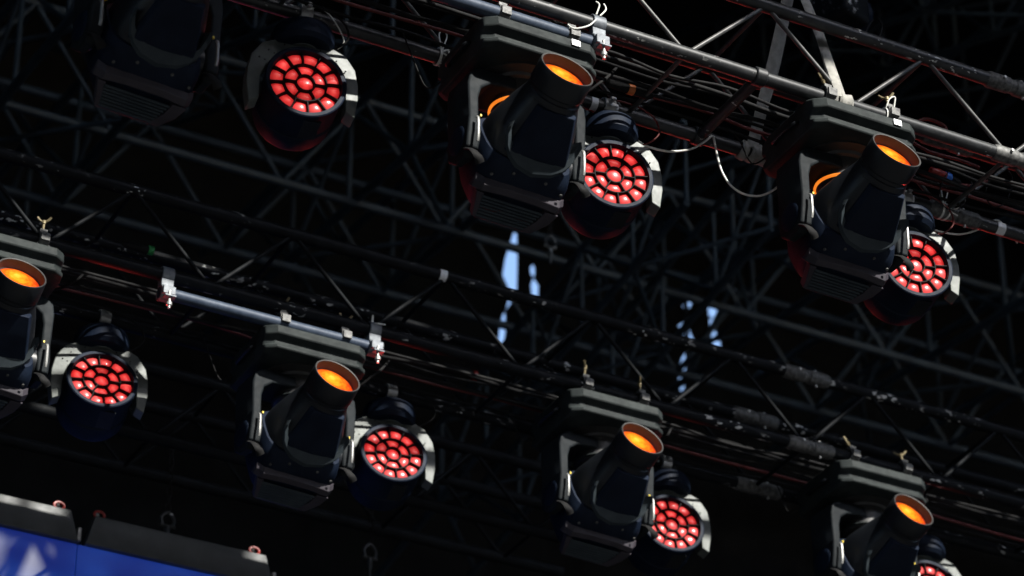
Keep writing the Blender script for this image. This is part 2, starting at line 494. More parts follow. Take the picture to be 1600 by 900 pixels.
rafter(640, 260, 11.6, 15.2, .62, .62, .12, 'dim roof rafter behind the gap left of the second upper spotlight')
rafter(1480, 90, 11.0, 15.2, .62, .62, .12, 'dim roof rafter in the top right corner of the picture')
rafter(85, 120, 11.2, 15.2, .6, .62, .12, 'dim blue-lit roof rafter at the upper left edge of the picture')
rafter(1150, 400, 11.8, 15.2, .6, .62, .12, 'dim roof rafter beside the right pair of bright slits')
rafter(360, 60, 11.5, 15.2, .5, .5, .45, 'dim roof rafter sloping up behind the top left wash light', bay=.55, rc=.02, rb=.012)
rafter(930, 520, 11.6, 15.2, .5, .5, -.15, 'dim roof rafter behind the centre of the picture', bay=.55, rc=.02, rb=.012)
rafter(1330, 40, 11.4, 15.2, .5, .5, .4, 'dim roof rafter sloping up behind the grey sling', bay=.55, rc=.02, rb=.012)
rafter(1560, 480, 11.8, 15.2, .6, .6, .12, 'dim roof rafter at the right edge below the third upper wash light')


# ------------------------------------------------------------------ moving head spotlights
def sup(wx, wz, n, t, zo=0.0, seg=32, skew=0.0, flatb=0.0):
    """superellipse ring across the head axis at distance t along -y"""
    out = []
    for k in range(seg):
        a = 2 * pi * k / seg; ca, sa = cos(a), sin(a)
        x = wx * math.copysign(abs(ca) ** (2 / n), ca); z = wz * math.copysign(abs(sa) ** (2 / n), sa)
        if flatb and z < -wz * flatb: z = -wz * flatb
        out.append((x, -(t + skew * abs(x / wx) ** 2.2), z + zo))
    return out


def base_mesh():
    prof = [(-.15, 0), (-.195, -.018), (-.20, -.055), (-.172, -.072), (-.172, -.092), (-.196, -.102), (-.196, -.118), (-.165, -.13)]
    ring = prof + [(-y, z) for y, z in reversed(prof)]
    xs = [(-.212, .84), (-.205, .88), (-.172, 1.0), (.172, 1.0), (.205, .88), (.212, .84)]
    return MB().rings([[(x, y * s, z * (1 if abs(x) < .21 else .96) - (0 if abs(x) < .21 else .003)) for y, z in ring] for x, s in xs]).mesh('base', 25)


def yoke_mesh():
    """inverted U cut from a thick plate: crossbar, two arms swelling to round ends at the tilt axis"""
    out = []; inn = []
    PZ = -.265
    W, wi = .225, .178
    pts_o = [(0, 0), (.10, 0), (.185, -.004), (.218, -.028), (W, -.07), (W - .004, -.2), (W, PZ), (W, PZ - .05), (.215, PZ - .075)]
    pts_i = [(0, -.05), (.08, -.05), (.14, -.056), (.176, -.082), (wi + .008, -.12), (wi + .006, -.21), (wi - .006, PZ + .02), (wi, PZ - .05), (.188, PZ - .075)]
    dep = [.078, .078, .078, .077, .075, .074, .074, .064, .03]
    mb = MB()
    rings = []
    seq = [(-1, i) for i in range(len(pts_o) - 1, 0, -1)] + [(1, i) for i in range(len(pts_o))]
    for s, i in seq:
        (xo, zo), (xi, zi) = pts_o[i], pts_i[i]; d = dep[i]; c = .006
        dx, dz = xi - xo, zi - zo; L = sqrt(dx * dx + dz * dz); ux, uz = dx / L * c, dz / L * c
        rings.append([(s * xo, -d + c, zo), (s * (xo + ux), -d, zo + uz), (s * (xi - ux), -d, zi - uz), (s * xi, -d + c, zi),
                      (s * xi, d - c, zi), (s * (xi - ux), d, zi - uz), (s * (xo + ux), d, zo + uz), (s * xo, d - c, zo)])
    return mb.rings(rings).mesh('yoke', 30)


def rear_mesh():
    R = [sup(.080, .06, 4, -.186, .03), sup(.098, .085, 4.2, -.182, .02), sup(.112, .102, 4.5, -.168, .012),
         sup(.140, .125, 5, -.125, .004), sup(.163, .138, 5, -.075), sup(.169, .145, 5, -.03), sup(.169, .147, 4.8, .005), sup(.164, .141, 4.2, .035), sup(.158, .133, 3.6, .055), sup(.13, .105, 3, .058)]
    return MB().rings(R).mesh('rear', 24)


def front_mesh():
    R = [sup(.152, .127, 3.2, .04), sup(.144, .123, 3.0, .095), sup(.128, .112, 2.6, .16), sup(.111, .102, 2.3, .215), sup(.0965, .0955, 2, .255),
         sup(.0945, .0945, 2, .27), sup(.091, .091, 2, .273), sup(.091, .091, 2, .288)]
    return MB().rings(R).mesh('front', 28)


def hood_mesh():
    R = [sup(.0925, .0925, 2, .286, seg=48), sup(.0955, .0955, 2, .29, seg=48), sup(.0955, .0955, 2, .362, seg=48), sup(.0935, .0935, 2, .366, seg=48)]
    return MB().rings(R, cap=False).mesh('hood', 28)


def hood_in_mesh():
    R = [sup(.0935, .0935, 2, .366, seg=48), sup(.0885, .0885, 2, .365, seg=48), sup(.0868, .0868, 2, .33, seg=48), sup(.083, .083, 2, .325, seg=48)]
    return MB().rings(R, cap=False).mesh('hood_inner', 28)


def lens_mesh():
    R = [sup(.084 * sqrt(max(0, 1 - (k / 7) ** 2)) + .0005, .084 * sqrt(max(0, 1 - (k / 7) ** 2)) + .0005, 2, k / 7 * .016, seg=40) for k in range(8)]
    return MB().rings(R).mesh('lens', 60)


def cover_mesh():
    """raised tapering panel on the underside of the front cone"""
    rows = []
    for t, w, z in ((.075, .105, -.131), (.12, .094, -.127), (.185, .078, -.1165), (.25, .062, -.1025)):
        rows.append([(-w - .012, -t, z + .022), (-w, -t, z), (w, -t, z), (w + .012, -t, z + .022), (w, -t, z + .05), (-w, -t, z + .05)])
    return MB().rings(rows).mesh('cover', 20)


def step_mesh():
    """raised shelf across the underside of the tail"""
    rows = []
    for x in (-.166, -.14, -.06, .06, .14, .166):
        e = .012 * (1 - (x / .166) ** 2); s = 0 if abs(x) < .15 else .03; w = 0 if abs(x) < .15 else .006
        rows.append([(x, .030 - e, -.140 + s), (x, .046 - e, -.160 + s), (x, .070 - e + w, -.160 + s), (x, .085 - e, -.134 + s), (x, .07, -.11), (x, .04, -.11)])
    return MB().rings(rows).mesh('step', 20)


def grille_frame_mesh():
    mb = MB()
    z = -.137
    rows = lambda pts, a, b: mb.rings([[(x0, y, zz - a), (x1, y, zz - a), (x1, y, zz + b), (x0, y, zz + b)] for y, x0, x1, zz in pts])
    rows([(.076, -.150, -.122, z), (.125, -.132, -.112, z + .008), (.178, -.112, -.098, z + .022)], .016, .02)
    rows([(.076, .108, .156, z), (.125, .098, .142, z + .008), (.178, .07, .108, z + .022)], .016, .02)
    rows([(.172, -.104, .09, z + .021), (.182, -.1, .084, z + .026)], .016, .02)
    return mb.mesh('frame')


def vent_mesh():
    mb = MB()
    for r in range(3):
        for k in range(7):
            a = radians(200 + k * 6); t = .25 - r * .02
            rad = .0945 + max(0, (.26 - t)) * .13 + .0012
            c = Vector((rad * cos(a), -t, rad * sin(a)))
            mb.box((0, 0, 0), (.0018, .008, .0045), T(c) @ RY(-a))
    return mb.mesh('vents')


def moving_head(x, ytop, ztop, pan, tilt, label, dim=1.0):
    t = thing('moving_head_light', (x, ytop, ztop), label, 'spotlight', 'moving head spotlights with orange lenses')
    b = part('base_housing', cached('mh_base', base_mesh), 'dusty_base', t, bevel=.004)
    if ytop < 9: part('sticker', cached('mh_stick', lambda: MB().box((.115, -.2, -.034), (.032, .0016, .024), RX(radians(-4)) ).mesh('st')), 'white_label', b, T(Vector((0, -.0015, -.0165))))
    for s in (-1, 1):
        part('handle', cached('mh_handle', lambda: MB().path([(0, -.07, -.02), (.02, -.065, -.03), (.024, 0, -.03), (.02, .065, -.03), (0, .07, -.02)], .008).mesh('handle')), 'black_gloss', b,
             T(Vector((s * .208, 0, -.04))) @ (I4 if s > 0 else Matrix.Diagonal((-1, 1, 1, 1))))
    for s in (-1, 1):
        part('foot', cached('mh_foot', lambda: MB().lathe([(.012, 0), (.012, .01), (.009, .014)], 'z', 14).mesh('foot')), 'rubber', b, T(Vector((s * .15, -.12, -.002))))
    for s in (-1, 1):
        hk = part('hook_clamp', cached('mh_clamp', clamp_hook), 'clamp_worn', t, T(Vector((s * .13, -.0, .004))))
        jr = random.Random(x * 7 + s)
        part('wing_bolt', cached('mh_wing', wing_bolt), 'brass', hk, T(Vector((0, -.135, .072))) @ RX(jr.uniform(-.9, .3)) @ RZ(jr.uniform(0, 3)))
    pm = RZ(pan)
    col_ = part('pan_collar', cached('mh_collar', lambda: MB().lathe([(.15, 0), (.15, -.008), (.11, -.012), (.105, -.022), (.092, -.026), (.088, -.105), (.078, -.112)], 'z', 40).mesh('collar')), 'hood_inner', t, T(Vector((0, 0, -.128))))
    part('added_ring', cached('mh_ring' if ytop < 9 else 'mh_ring_off', lambda: MB().lathe([(.089, -.096), (.096, -.098), (.097, -.103), (.088, -.106)], 'z', 40, cap=False).mesh('ring')), 'added_amber_glow' if ytop < 9 else 'dusty_base', col_)  # ring added for an orange glow under the base, unlit on the lower row
    ym = T(Vector((0, 0, -.155))) @ pm
    y = part('yoke', cached('mh_yoke', yoke_mesh), 'yoke_grey', t, ym, bevel=.003)
    PZ = -.265
    for s in (-1, 1):
        cap = part('pivot_cover', cached('mh_cap', lambda: MB().lathe([(.052, .0), (.052, .003), (.046, .006), (.02, .007), (.0, .007)], 'x', 30, cap=False).mesh('cap')), 'black_plastic', t,
                   ym @ T(Vector((s * .224, 0, PZ))) @ (I4 if s > 0 else Matrix.Diagonal((-1, 1, 1, 1))))
        hub = part('pivot_hub', cached('mh_hub', lambda: MB().lathe([(.065, -.045), (.065, -.0), (.05, .006)], 'x', 28).mesh('hub')), 'black_gloss', t, ym @ T(Vector((s * .175, 0, PZ))))
        lv = part('tilt_lock', cached('mh_lock', lambda: MB().path([(0, -.004, .045), (0, -.012, .03), (0, -.012, -.03), (0, -.006, -.05)], .0052, seg=10).mesh('lock')), 'steel', t,
                  ym @ T(Vector((s * .2, -.085, PZ + .005))))
        part('latch_plate', cached('mh_latch', lambda: MB().path([(-.012, .01, -.055), (-.008, -.02, -.075), (.004, -.03, -.098), (.02, -.02, -.115)], .007, flat=(.016, .006)).mesh('latch')), 'rubber', t,
             ym @ T(Vector((s * .2, -.055, PZ))))
        part('lock_marker', cached('mh_mark', lambda: MB().box((0, 0, 0), (.006, .006, .008)).mesh('mk')), 'yellow', t, ym @ T(Vector((s * .187, -.089, PZ + .06))))
    hm = ym @ T(Vector((0, 0, PZ))) @ RX(-tilt)
    h = part('rear_housing', cached('mh_rear', rear_mesh), 'black_plastic', t, hm, bevel=0)
    part('collar_band', cached('mh_band', collar_mesh), 'band_grey', h)
    part('tail_shelf', cached('mh_step', step_mesh), 'shelf', h, bevel=.002)
    for sx, st in ((-.13, -.005), (.13, -.005), (-.06, .02), (.06, .02)):
        part('screw', cached('mh_screw', lambda: MB().lathe([(.0055, 0), (.0055, .004), (.003, .005)], 'z', 10).mesh('screw')), 'clamp_worn', h, T(Vector((sx, -st, -.1435))) @ RX(pi))
    f = part('front_housing', cached('mh_front', front_mesh), 'black_gloss', t, hm)
    part('cover_panel', cached('mh_cover', cover_mesh), 'black_plastic', f, bevel=.003)
    part('vent_slots', cached('mh_vents', vent_mesh), 'dusty_base', f)
    ho = part('lens_hood', cached('mh_hood', hood_mesh), 'black_gloss', t, hm)
    part('hood_lining', cached('mh_hoodin', hood_in_mesh), 'hood_inner', ho)
    part('lens', cached('mh_lens', lens_mesh), 'amber_lens', t, hm @ T(Vector((0, -.324, 0))))
    gr = part('tail_grille', cached('mh_gframe', grille_frame_mesh), 'shelf', t, hm, bevel=.002)
    for k in range(7):
        part('slat', cached('mh_slat', lambda: MB().rings([[(x_, .0, -.0015 + .0 * x_), (x_, .003, -.0045), (x_, .0055, -.003), (x_, .003, .006)] for x_ in
                                                        [-.105 + .2 * i / 24 for i in range(25)]]).mesh('slat')), 'band_grey', gr, T(Vector((-.006, .084 + k * .0135, -.150 + k * .0037))) @ Matrix.Diagonal((1.12 - k * .035, 1.5, 1.6, 1)))
    return t


def clamp_hook():
    """hook clamp standing on the base: foot plate, jaw round the pipe"""
    mb = MB()
    mb.box((0, -.02, .004), (.05, .27, .008)); mb.box((0, .14, .012), (.045, .06, .012))
    mb.lathe([(.0268, -.02), (.035, -.02), (.035, .02), (.0268, .02)], 'x', 22, cap=False, mat=T(Vector((0, -.135, .031))))
    mb.box((0, -.172, .028), (.034, .012, .03)); mb.box((0, -.135, .068), (.03, .03, .014))
    mb.lathe([(.009, 0), (.009, .03), (.006, .034)], 'z', 12, mat=T(Vector((0, .06, .005))))
    return mb.mesh('hook')


def wing_bolt():
    mb = MB()
    mb.lathe([(.005, -.01), (.005, .03), (.008, .032), (.008, .045)], 'z', 10)
    mb.path([(-.026, 0, .06), (-.014, 0, .046), (0, 0, .04), (.014, 0, .046), (.026, 0, .06)], .005, seg=6)
    return mb.mesh('wing')


def collar_mesh():
    """raised U-shaped chamfer under the head where the rear shell meets the front cone"""
    rows = []
    for x, t in ((-.125, .175), (-.122, .145), (-.112, .115), (-.092, .092), (-.06, .076), (0, .070), (.06, .076), (.092, .092), (.112, .115), (.122, .145), (.125, .175)):
        z = -.127 * (1 - min(.97, abs(x) / .15) ** 3) ** (1 / 3) - (.006 if abs(x) < .115 else .0)
        k = 1 - abs(x) / .2
        rows.append([(x, -t - .012 * k, z - .001), (x * 1.06, -t + .030 * k, z - .014), (x * 1.08, -t + .055 * k, z - .008), (x * .96, -t + .03, z + .04)])
    return MB().rings(rows).mesh('collar', 25)


PAN, TILT = radians(2.5), radians(25)
MH_A = [(2.80, YA + .13, 7.985, PAN, TILT, 'moving spotlight cut off by the top left edge, orange lens out of view'),
        (4.115, YA + .14, 7.985, PAN, TILT, 'moving spotlight hung in the top centre, orange lens under a grey hood'),
        (5.39, YA + .13, 8.070, PAN, TILT, 'moving spotlight at the upper right, third of the upper row')]
MH_B = [(3.05, YB + .13, 8.070, PAN, TILT + radians(3), 'moving spotlight cut off by the left edge of the picture'),
        (4.30, YB + .14, 8.000, PAN, TILT, 'moving spotlight below the blue-grey pipe with two clamps, lower row'),
        (5.625, YB + .13, 8.070, PAN, TILT, 'moving spotlight in the lower centre, between the two bottom wash lights'),
        (6.90, YB + .13, 8.070, PAN, TILT, 'moving spotlight at the bottom right corner')]
for a in MH_A + MH_B:
    j = random.Random(a[5]); moving_head(a[0] - .015, a[1], a[2], a[3] + radians(j.uniform(-2.5, 2.5)), a[4] + radians(j.uniform(-2, 2)), a[5])


# ------------------------------------------------------------------ red LED wash lights
def sector_lens(r0, r1, a0, a1, h, nr=7, na=9):
    """domed lens filling one cell between two radii and two angles, about its own centre axis"""
    rm, am = (r0 + r1) / 2, (a0 + a1) / 2
    def pt(u, v):
        # squircle the unit square so that the cell gets rounded corners
        x = u * sqrt(1 - .22 * v * v); y = v * sqrt(1 - .22 * u * u)
        r = rm + (r1 - r0) / 2 * x; a = am + (a1 - a0) / 2 * y
        d2 = u * u + v * v - u * u * v * v; hh = h * sqrt(max(0, 1 - .96 * d2))
        return (r * cos(a), -hh, r * sin(a))
    vs = [pt(-1 + 2 * i / nr, -1 + 2 * j / na) for i in range(nr + 1) for j in range(na + 1)]
    c = Vector((rm * cos(am), 0, rm * sin(am)))
    vs = [(v[0] - c.x, v[1], v[2] - c.z) for v in vs]
    fs = [(i * (na + 1) + j, i * (na + 1) + j + 1, (i + 1) * (na + 1) + j + 1, (i + 1) * (na + 1) + j) for i in range(nr) for j in range(na)]
    mb = MB(); mb.add(vs, fs)
    return mb.mesh('lens', 80), c


def web_mesh():
    mb = MB(); d = .0155; w = .0015
    def ringwall(r):
        mb.lathe([(r - w, 0), (r - w, d), (r + w, d), (r + w, 0)], 'y', 48, cap=False)
    def fin(r0, r1, a):
        mb.box(((r0 + r1) / 2, -d / 2, 0), (r1 - r0, d, w * 2), RY(-a))
    ringwall(.0275); ringwall(.0640)
    for k in range(6): fin(.0275, .064, pi / 3 * k)
    for k in range(12): fin(.064, .1055, pi / 6 * k + .12)
    return mb.mesh('web')


def drum_mesh():
    return MB().lathe([(.05, -.155), (.095, -.15), (.112, -.13), (.118, -.115), (.118, -.075), (.122, -.07), (.122, -.055), (.119, -.05), (.119, .05),
                       (.1225, .054), (.1225, .07), (.119, .073), (.1085, .073), (.1065, .06), (.1065, .052), (.0, .052)], 'y', 56, cap=False).mesh('drum', 30)


def arch_mesh():
    """flat U-shaped yoke plate round the drum: faceted arch on top, straight arms to the tilt axis"""
    outer = [(.178, -.075), (.189, .0), (.188, .055), (.176, .115), (.142, .166), (.08, .196), (0, .203)]
    inner = [(.146, -.06), (.145, .0), (.142, .035), (.128, .075), (.098, .11), (.055, .136), (0, .144)]
    o = outer + [(-x, z) for x, z in reversed(outer[:-1])]; i = inner + [(-x, z) for x, z in reversed(inner[:-1])]
    rings = []
    for (xo, zo), (xi, zi) in zip(o, i):
        rings.append([(xo, -.03, zo), (xi, -.034, zi), (xi, .03, zi), (xo, .034, zo)])
    return MB().rings(rings).mesh('arch', 25)


LENS = {}


def wash_light(x, yc, zc, pan, tilt, label, power=4.0):
    """yc, zc: chord the light hangs from"""
    t = thing('wash_light', (x, yc, zc), label, 'wash light', 'round wash lights with red lens clusters')
    cl = part('pipe_clamp', cached('wl_clamp', lambda: MB().lathe([(.0265, -.022), (.036, -.022), (.036, .022), (.0265, .022)], 'x', 24, cap=False).box((0, 0, -.042), (.04, .05, .02)).mesh('clamp')), 'steel', t, bevel=.002)
    part('clamp_bolt', cached('wl_bolt', lambda: MB().lathe([(.005, -.03), (.005, .012), (.010, .012), (.010, .022), (.004, .024)], 'y', 12).mesh('bolt')), 'steel', cl, T(Vector((0, -.032, .012))))
    b = part('base_housing', cached('wl_base', lambda: MB().lathe([(.0, -.05), (.045, -.05), (.075, -.058), (.098, -.075), (.108, -.1), (.108, -.135), (.095, -.15), (.0, -.152)], 'z', 40, cap=False).mesh('base', 30)), 'black_plastic', t)
    zc0 = -.325
    ym = T(Vector((0, 0, zc0))) @ RZ(pan)
    part('yoke_neck', cached('wl_neck', lambda: MB().lathe([(.06, .205), (.06, .18), (.05, .172)], 'z', 30).mesh('neck')), 'plate_grey', t, ym)
    y = part('yoke_plate', cached('wl_arch', arch_mesh), 'plate_grey', t, ym, bevel=.003)
    for a in (35, 50, 70, 110, 130, 145):
        for dr in (-.007, .007):
            r = .172 + dr
            part('screw_hole', cached('wl_hole', lambda: MB().lathe([(.0028, 0), (.0028, .0035)], 'y', 8).mesh('hole')), 'rubber', y, T(Vector((r * cos(radians(a + dr * 300)), -.031, r * sin(radians(a))))))
    for s in (-1, 1):
        part('tilt_knob', cached('wl_knob', lambda: MB().lathe([(.022, -.02), (.022, .036), (.018, .04)], 'x', 20).mesh('knob')), 'yoke_grey', t, ym @ T(Vector((s * .142, 0, 0))) @ (I4 if s > 0 else Matrix.Diagonal((-1, 1, 1, 1))))
    hm = ym @ RX(-tilt) @ Matrix.Scale(1.13, 4)
    h = part('drum_housing', cached('wl_drum', drum_mesh), 'black_plastic', t, hm)
    part('lens_web', cached('wl_web', web_mesh), 'rubber', h, T(Vector((0, -.052, 0))))
    part('seam_strip', cached('wl_seam', lambda: MB().box((.03, 0, -.1165), (.05, .09, .006)).mesh('seam')), 'black_gloss', h)
    cells = [(None, 0)] + [('m', pi / 3 * k) for k in range(6)] + [('o', pi / 6 * k + .12) for k in range(12)]
    for kind, a in cells:
        if kind is None:
            if 'c' not in LENS: LENS['c'] = (MB().lathe([(.0248 * sin(a_ * pi / 14), .0105 * cos(a_ * pi / 14)) for a_ in (7, 6, 5, 4, 3, 2, 1, .02)], 'y', 24, cap=False).mesh('lens', 80), Vector())
            me, c = LENS['c']
        elif kind == 'm':
            if 'm' not in LENS: LENS['m'] = sector_lens(.0300, .0618, .060, pi / 3 - .060, .0085)
            me, c = LENS['m']
        else:
            if 'o' not in LENS: LENS['o'] = sector_lens(.0665, .1045, .034, pi / 6 - .034, .0085)
            me, c = LENS['o']
        part('lens', me, 'red_lens', h, T(Vector((0, -.053, 0))) @ RY(-a) @ T(c))
    # the light the lens cluster throws
    ld = bpy.data.lights.new('wash_beam', 'SPOT'); ld.energy = power; ld.color = (1.0, .06, .05); ld.spot_size = radians(75); ld.spot_blend = .6; ld.shadow_soft_size = .07
    lo = bpy.data.objects.new('beam', ld); col.objects.link(lo); lo.parent = h; lo.matrix_parent_inverse = I4
    lo.matrix_basis = T(Vector((0, -.11, 0))) @ RX(radians(-90)); 
    return t


LP, LT = radians(-11), radians(0)
WA = [(3.435, LP, LT, 'red wash light at the top left, beside the spotlight that is cut off above'),
      (4.60, LP, LT, 'red wash light right of the top centre spotlight'),
      (5.84, LP, LT, 'red wash light half behind the third upper spotlight at right')]
WB = [(3.575, radians(-9), radians(11), 'red wash light at far left with shadow stripes on its pale yoke'),
      (4.81, radians(-9), radians(8), 'red wash light under the right end of the blue-grey pipe'),
      (6.09, radians(-9), radians(6), 'red wash light at bottom right of centre, beside the lower centre spotlight'),
      (7.37, radians(-9), radians(6), 'red wash light cut off by the bottom edge at the right corner')]
for x, p_, t_, lab in WA: wash_light(x, YA2, ZT, p_, t_, lab)
for x, p_, t_, lab in WB: wash_light(x, YB2, ZT, p_, t_, lab)


# ------------------------------------------------------------------ hanging pipes with clamps
def coupler_mesh():
    """double coupler: saddle round the upper chord, saddle round the lower pipe, flap and swing bolt"""
    mb = MB()
    mb.lathe([(.0265, -.024), (.034, -.024), (.034, .024), (.0265, .024)], 'x', 24, cap=False)
    mb.lathe([(.0245, -.026), (.033, -.026), (.033, .026), (.0245, .026)], 'x', 24, cap=False, mat=T(Vector((0, -.004, -.082))))
    mb.box((0, -.002, -.041), (.05, .04, .03)); mb.box((0, -.042, -.088), (.05, .014, .034)); mb.box((0, -.05, -.12), (.046, .03, .008), T(Vector((0, 0, 0))))
    return mb.mesh('coupler', 30)


def hung_pipe(x0, x1, yc, zc, label, clamps, drop=.082):
    t = thing('hanging_pipe', ((x0 + x1) / 2, yc, zc), label, 'pipe')
    m = MB().lathe([(.021, 0), (.024, .002), (.024, x1 - x0 - .002), (.021, x1 - x0)], 'x', 28)
    part('pipe', m.mesh('pipe'), 'alu', t, T(Vector((x0, yc - .004, zc - drop))), True)
    for cx in clamps:
        c = part('clamp', cached('dbl', coupler_mesh), 'clamp', t, T(Vector((cx, yc, zc))), True, bevel=.002)
        part('swing_bolt', cached('swing', lambda: MB().lathe([(.0055, .02), (.0055, -.03), (.011, -.03), (.011, -.042), (.006, -.044), (.006, -.055)], 'z', 12).mesh('bolt')), 'steel', c, T(Vector((0, -.05, -.115))))


hung_pipe(3.28, at(945, 90, Y=YA).x, YA, ZT, 'bluish bare metal pipe clamped under the upper truss behind the top centre spotlight', (3.36, at(932, 84, Y=YA).x))
hung_pipe(at(250, 455, Y=YB).x, at(592, 550, Y=YB).x, YB, ZT, 'blue-grey bare metal pipe with a bright clamp at each end, under the middle truss', (at(258, 457, Y=YB).x, at(582, 546, Y=YB).x), drop=.08)


# ------------------------------------------------------------------ cables
def cable(pts, r, mat, label, name='cable', group=None, cat='cable'):
    o = part(name, MB().path(pts, r, seg=8, sub=5).mesh('cable', 80), mat)
    return tag(o, label, cat, group)


for (ya, yb, x0, x1, nm, tr) in ((YA, YA2, 2.2, 7.2, 'dark cable lying along the underside of the upper truss', 0), (YB, YB2, 2.0, 9.2, 'dark cable lying along the underside of the middle truss', 1)):
    rnd = random.Random(3 + tr)
    for k in range(7):
        yy = ya + .14 + (yb - ya - .2) * (k / 6); n = 22; ph = rnd.uniform(0, 6)
        pts = [(x0 + (x1 - x0) * i / n, yy + rnd.uniform(-.012, .012), ZT + .018 + .010 * (k % 3) + rnd.uniform(-.004, .006) - .012 * abs(sin(i * 1.7 + ph))) for i in range(n + 1)]
        if k == 5:
            cable(pts, .0065, 'red_cable', 'red cable among the dark cables lying in the ' + ('upper' if tr == 0 else 'middle') + ' truss', group='red cables in the ' + ('upper' if tr == 0 else 'middle') + ' truss')
        else:
            cable(pts, .008 if k % 2 else .006, 'rubber', nm, group=nm.replace('dark cable', 'dark cables'))

# pale loop hanging from the far chord between the second and third upper spotlights
P0 = at(1117, 222, Y=YA2 - .02)
cable([at(x, y, Y=YA2 - .05 - .1 * i / 7) for i, (x, y) in enumerate([(1115, 214), (1120, 240), (1128, 268), (1142, 290), (1162, 303), (1187, 306), (1210, 296), (1228, 278)])], .004, 'white_nylon',
      'thin white cable hanging in a loop below the upper truss, left of the third spotlight')
cable([at(x, y, Y=YA2 - .04) for x, y in [(985, 212), (1010, 228), (1040, 236), (1062, 236), (1082, 232), (1100, 222), (1112, 212)]], .004, 'white_nylon',
      'thin white cable sagging along the far chord right of the second wash light')
cable([at(x, y, Y=YA2 + .03) for x, y in [(1418, 330), (1440, 352), (1470, 362), (1500, 366), (1530, 358), (1556, 344), (1574, 358), (1590, 380)]], .0035, 'white_nylon',
      'thin pale cable hanging under the far chord at the right edge')
cable([at(x, y, Y=YA + .16) for x, y in [(1395, 178), (1420, 192), (1450, 186), (1478, 200), (1460, 214), (1430, 206)]], .007, 'red_cable',
      'red cable coiled behind the upper truss right of the third spotlight')
cable([at(x, y, Y=YA + .3) for x, y in [(1415, 214), (1450, 236), (1500, 250), (1530, 262)]], .006, 'red_cable', 'red cable running below the near chord at the right')
cable([at(x, y, Y=YA + .3) for x, y in [(1425, 262), (1445, 274), (1462, 280), (1490, 288), (1520, 290), (1545, 282)]], .007, 'red_cable', 'red power cable leading to the blue plug at the right')
for x, y, s in ((1560, 300, 1), (1492, 300, 1.2), (1365, 52, .6)):
    cable([at(x + s * dx, y + s * dy, Y=YA + .28) for dx, dy in ((0, -35), (-14, -18), (-20, 4), (-10, 22), (6, 20), (18, 2), (22, -20), (14, -36))], .0028, 'rubber',
          'thin black cable slack hanging in an open loop by the upper truss', group='thin slack cable loops by the upper truss')
# wash light leads
for (x, yy, lab) in ((3.40, YA2, 'thin dark lead looped from the clamp of the top left wash light'), (4.60, YA2, 'thin dark lead looped from the clamp of the second upper wash light'), (5.84, YA2, 'thin dark lead looped from the clamp of the third upper wash light'),
                     (3.55, YB2, 'thin dark lead looped from the clamp of the far left lower wash light'), (4.81, YB2, 'thin dark lead looped from the clamp of the lower wash light under the pipe')):
    cable([(x + .02, yy - .04, ZT + .015), (x + .09, yy - .06, ZT + .0), (x + .15, yy - .07, ZT - .035), (x + .175, yy - .06, ZT - .085), (x + .14, yy - .05, ZT - .13), (x + .09, yy - .03, ZT - .15)], .0035, 'red_cable' if yy == YA2 and x > 4 else 'rubber', lab)

for a in MH_A + MH_B:
    x, y, z = a[0], a[1], a[2]; jr = random.Random(a[5])
    cable([(x + .19, y + .05, z - .03), (x + .24, y + .02, z - .05 - jr.uniform(0, .03)), (x + .30, y - .02, z - .03 + jr.uniform(-.03, .02)), (x + .33 + jr.uniform(0, .05), y + .03, z + .05), (x + .42, y + .08, ZT + .035)], .0055, 'rubber',
          'black lead from the ' + a[5].split(',')[0])
    cable([(x - .16, y + .12, z - .0), (x - .2, y + .16, z - .05), (x - .25, y + .2, z - .06 - jr.uniform(0, .04)), (x - .3, y + .2, z + .01), (x - .34, y + .22, ZT + .03)], .003, 'rubber',
          'thin safety wire of the ' + a[5].split(',')[0])
# plug with a blue collar
pl = thing('power_plug', at(1475, 276, Y=YA + .3), 'red and blue power plug hanging on the cables at the right', 'plug')
pp = at(1475, 276, Y=YA + .3)
pmx = T(pp) @ RZ(radians(8)) @ RY(radians(4))
part('plug_body', MB().lathe([(.006, -.07), (.012, -.065), (.015, -.04), (.019, -.035), (.019, 0)], 'x', 18).mesh('plug'), 'red_plastic', pl, pmx, True)
part('collar', MB().lathe([(.0215, 0), (.0225, .004), (.0225, .022), (.0205, .025)], 'x', 18).mesh('col'), 'blue_plastic', pl, pmx, True)
part('socket', MB().lathe([(.018, .025), (.019, .06), (.013, .075), (.007, .1)], 'x', 18).mesh('soc'), 'rubber', pl, pmx, True)
pl = thing('inline_connector', at(985, 140, Y=YA + .28), 'black inline connector with an orange ring behind the second wash light', 'connector')
pp = at(985, 140, Y=YA + .28)
part('connector_body', MB().lathe([(.006, -.1), (.016, -.09), (.018, .0), (.018, .07), (.008, .09)], 'x', 18).mesh('cb'), 'rubber', pl, T(pp), True)
part('ring', MB().lathe([(.0185, -.012), (.0195, -.01), (.0195, .01), (.0185, .012)], 'x', 18).mesh('cr'), 'orange_tape', pl, T(pp), True)
pl = thing('inline_connector', at(740, 586, Y=YB + .3), 'black inline connector with a red ring inside the middle truss', 'connector')
pp = at(733, 584, Y=YB + .3)
part('connector_body', MB().lathe([(.006, -.13), (.018, -.11), (.02, .0), (.01, .03)], 'x', 18).mesh('cb'), 'rubber', pl, T(pp), True)
part('ring', MB().lathe([(.0205, -.01), (.022, -.008), (.022, .01), (.0205, .012)], 'x', 18).mesh('cr'), 'red_plastic', pl, T(at(741, 587, Y=YB + .3)), True)
pl = thing('inline_connector', at(232, 388, Y=YB + .2), 'dark inline connector with a green collar near the left, above the middle truss', 'connector')
pp = at(228, 390, Y=YB + .2)
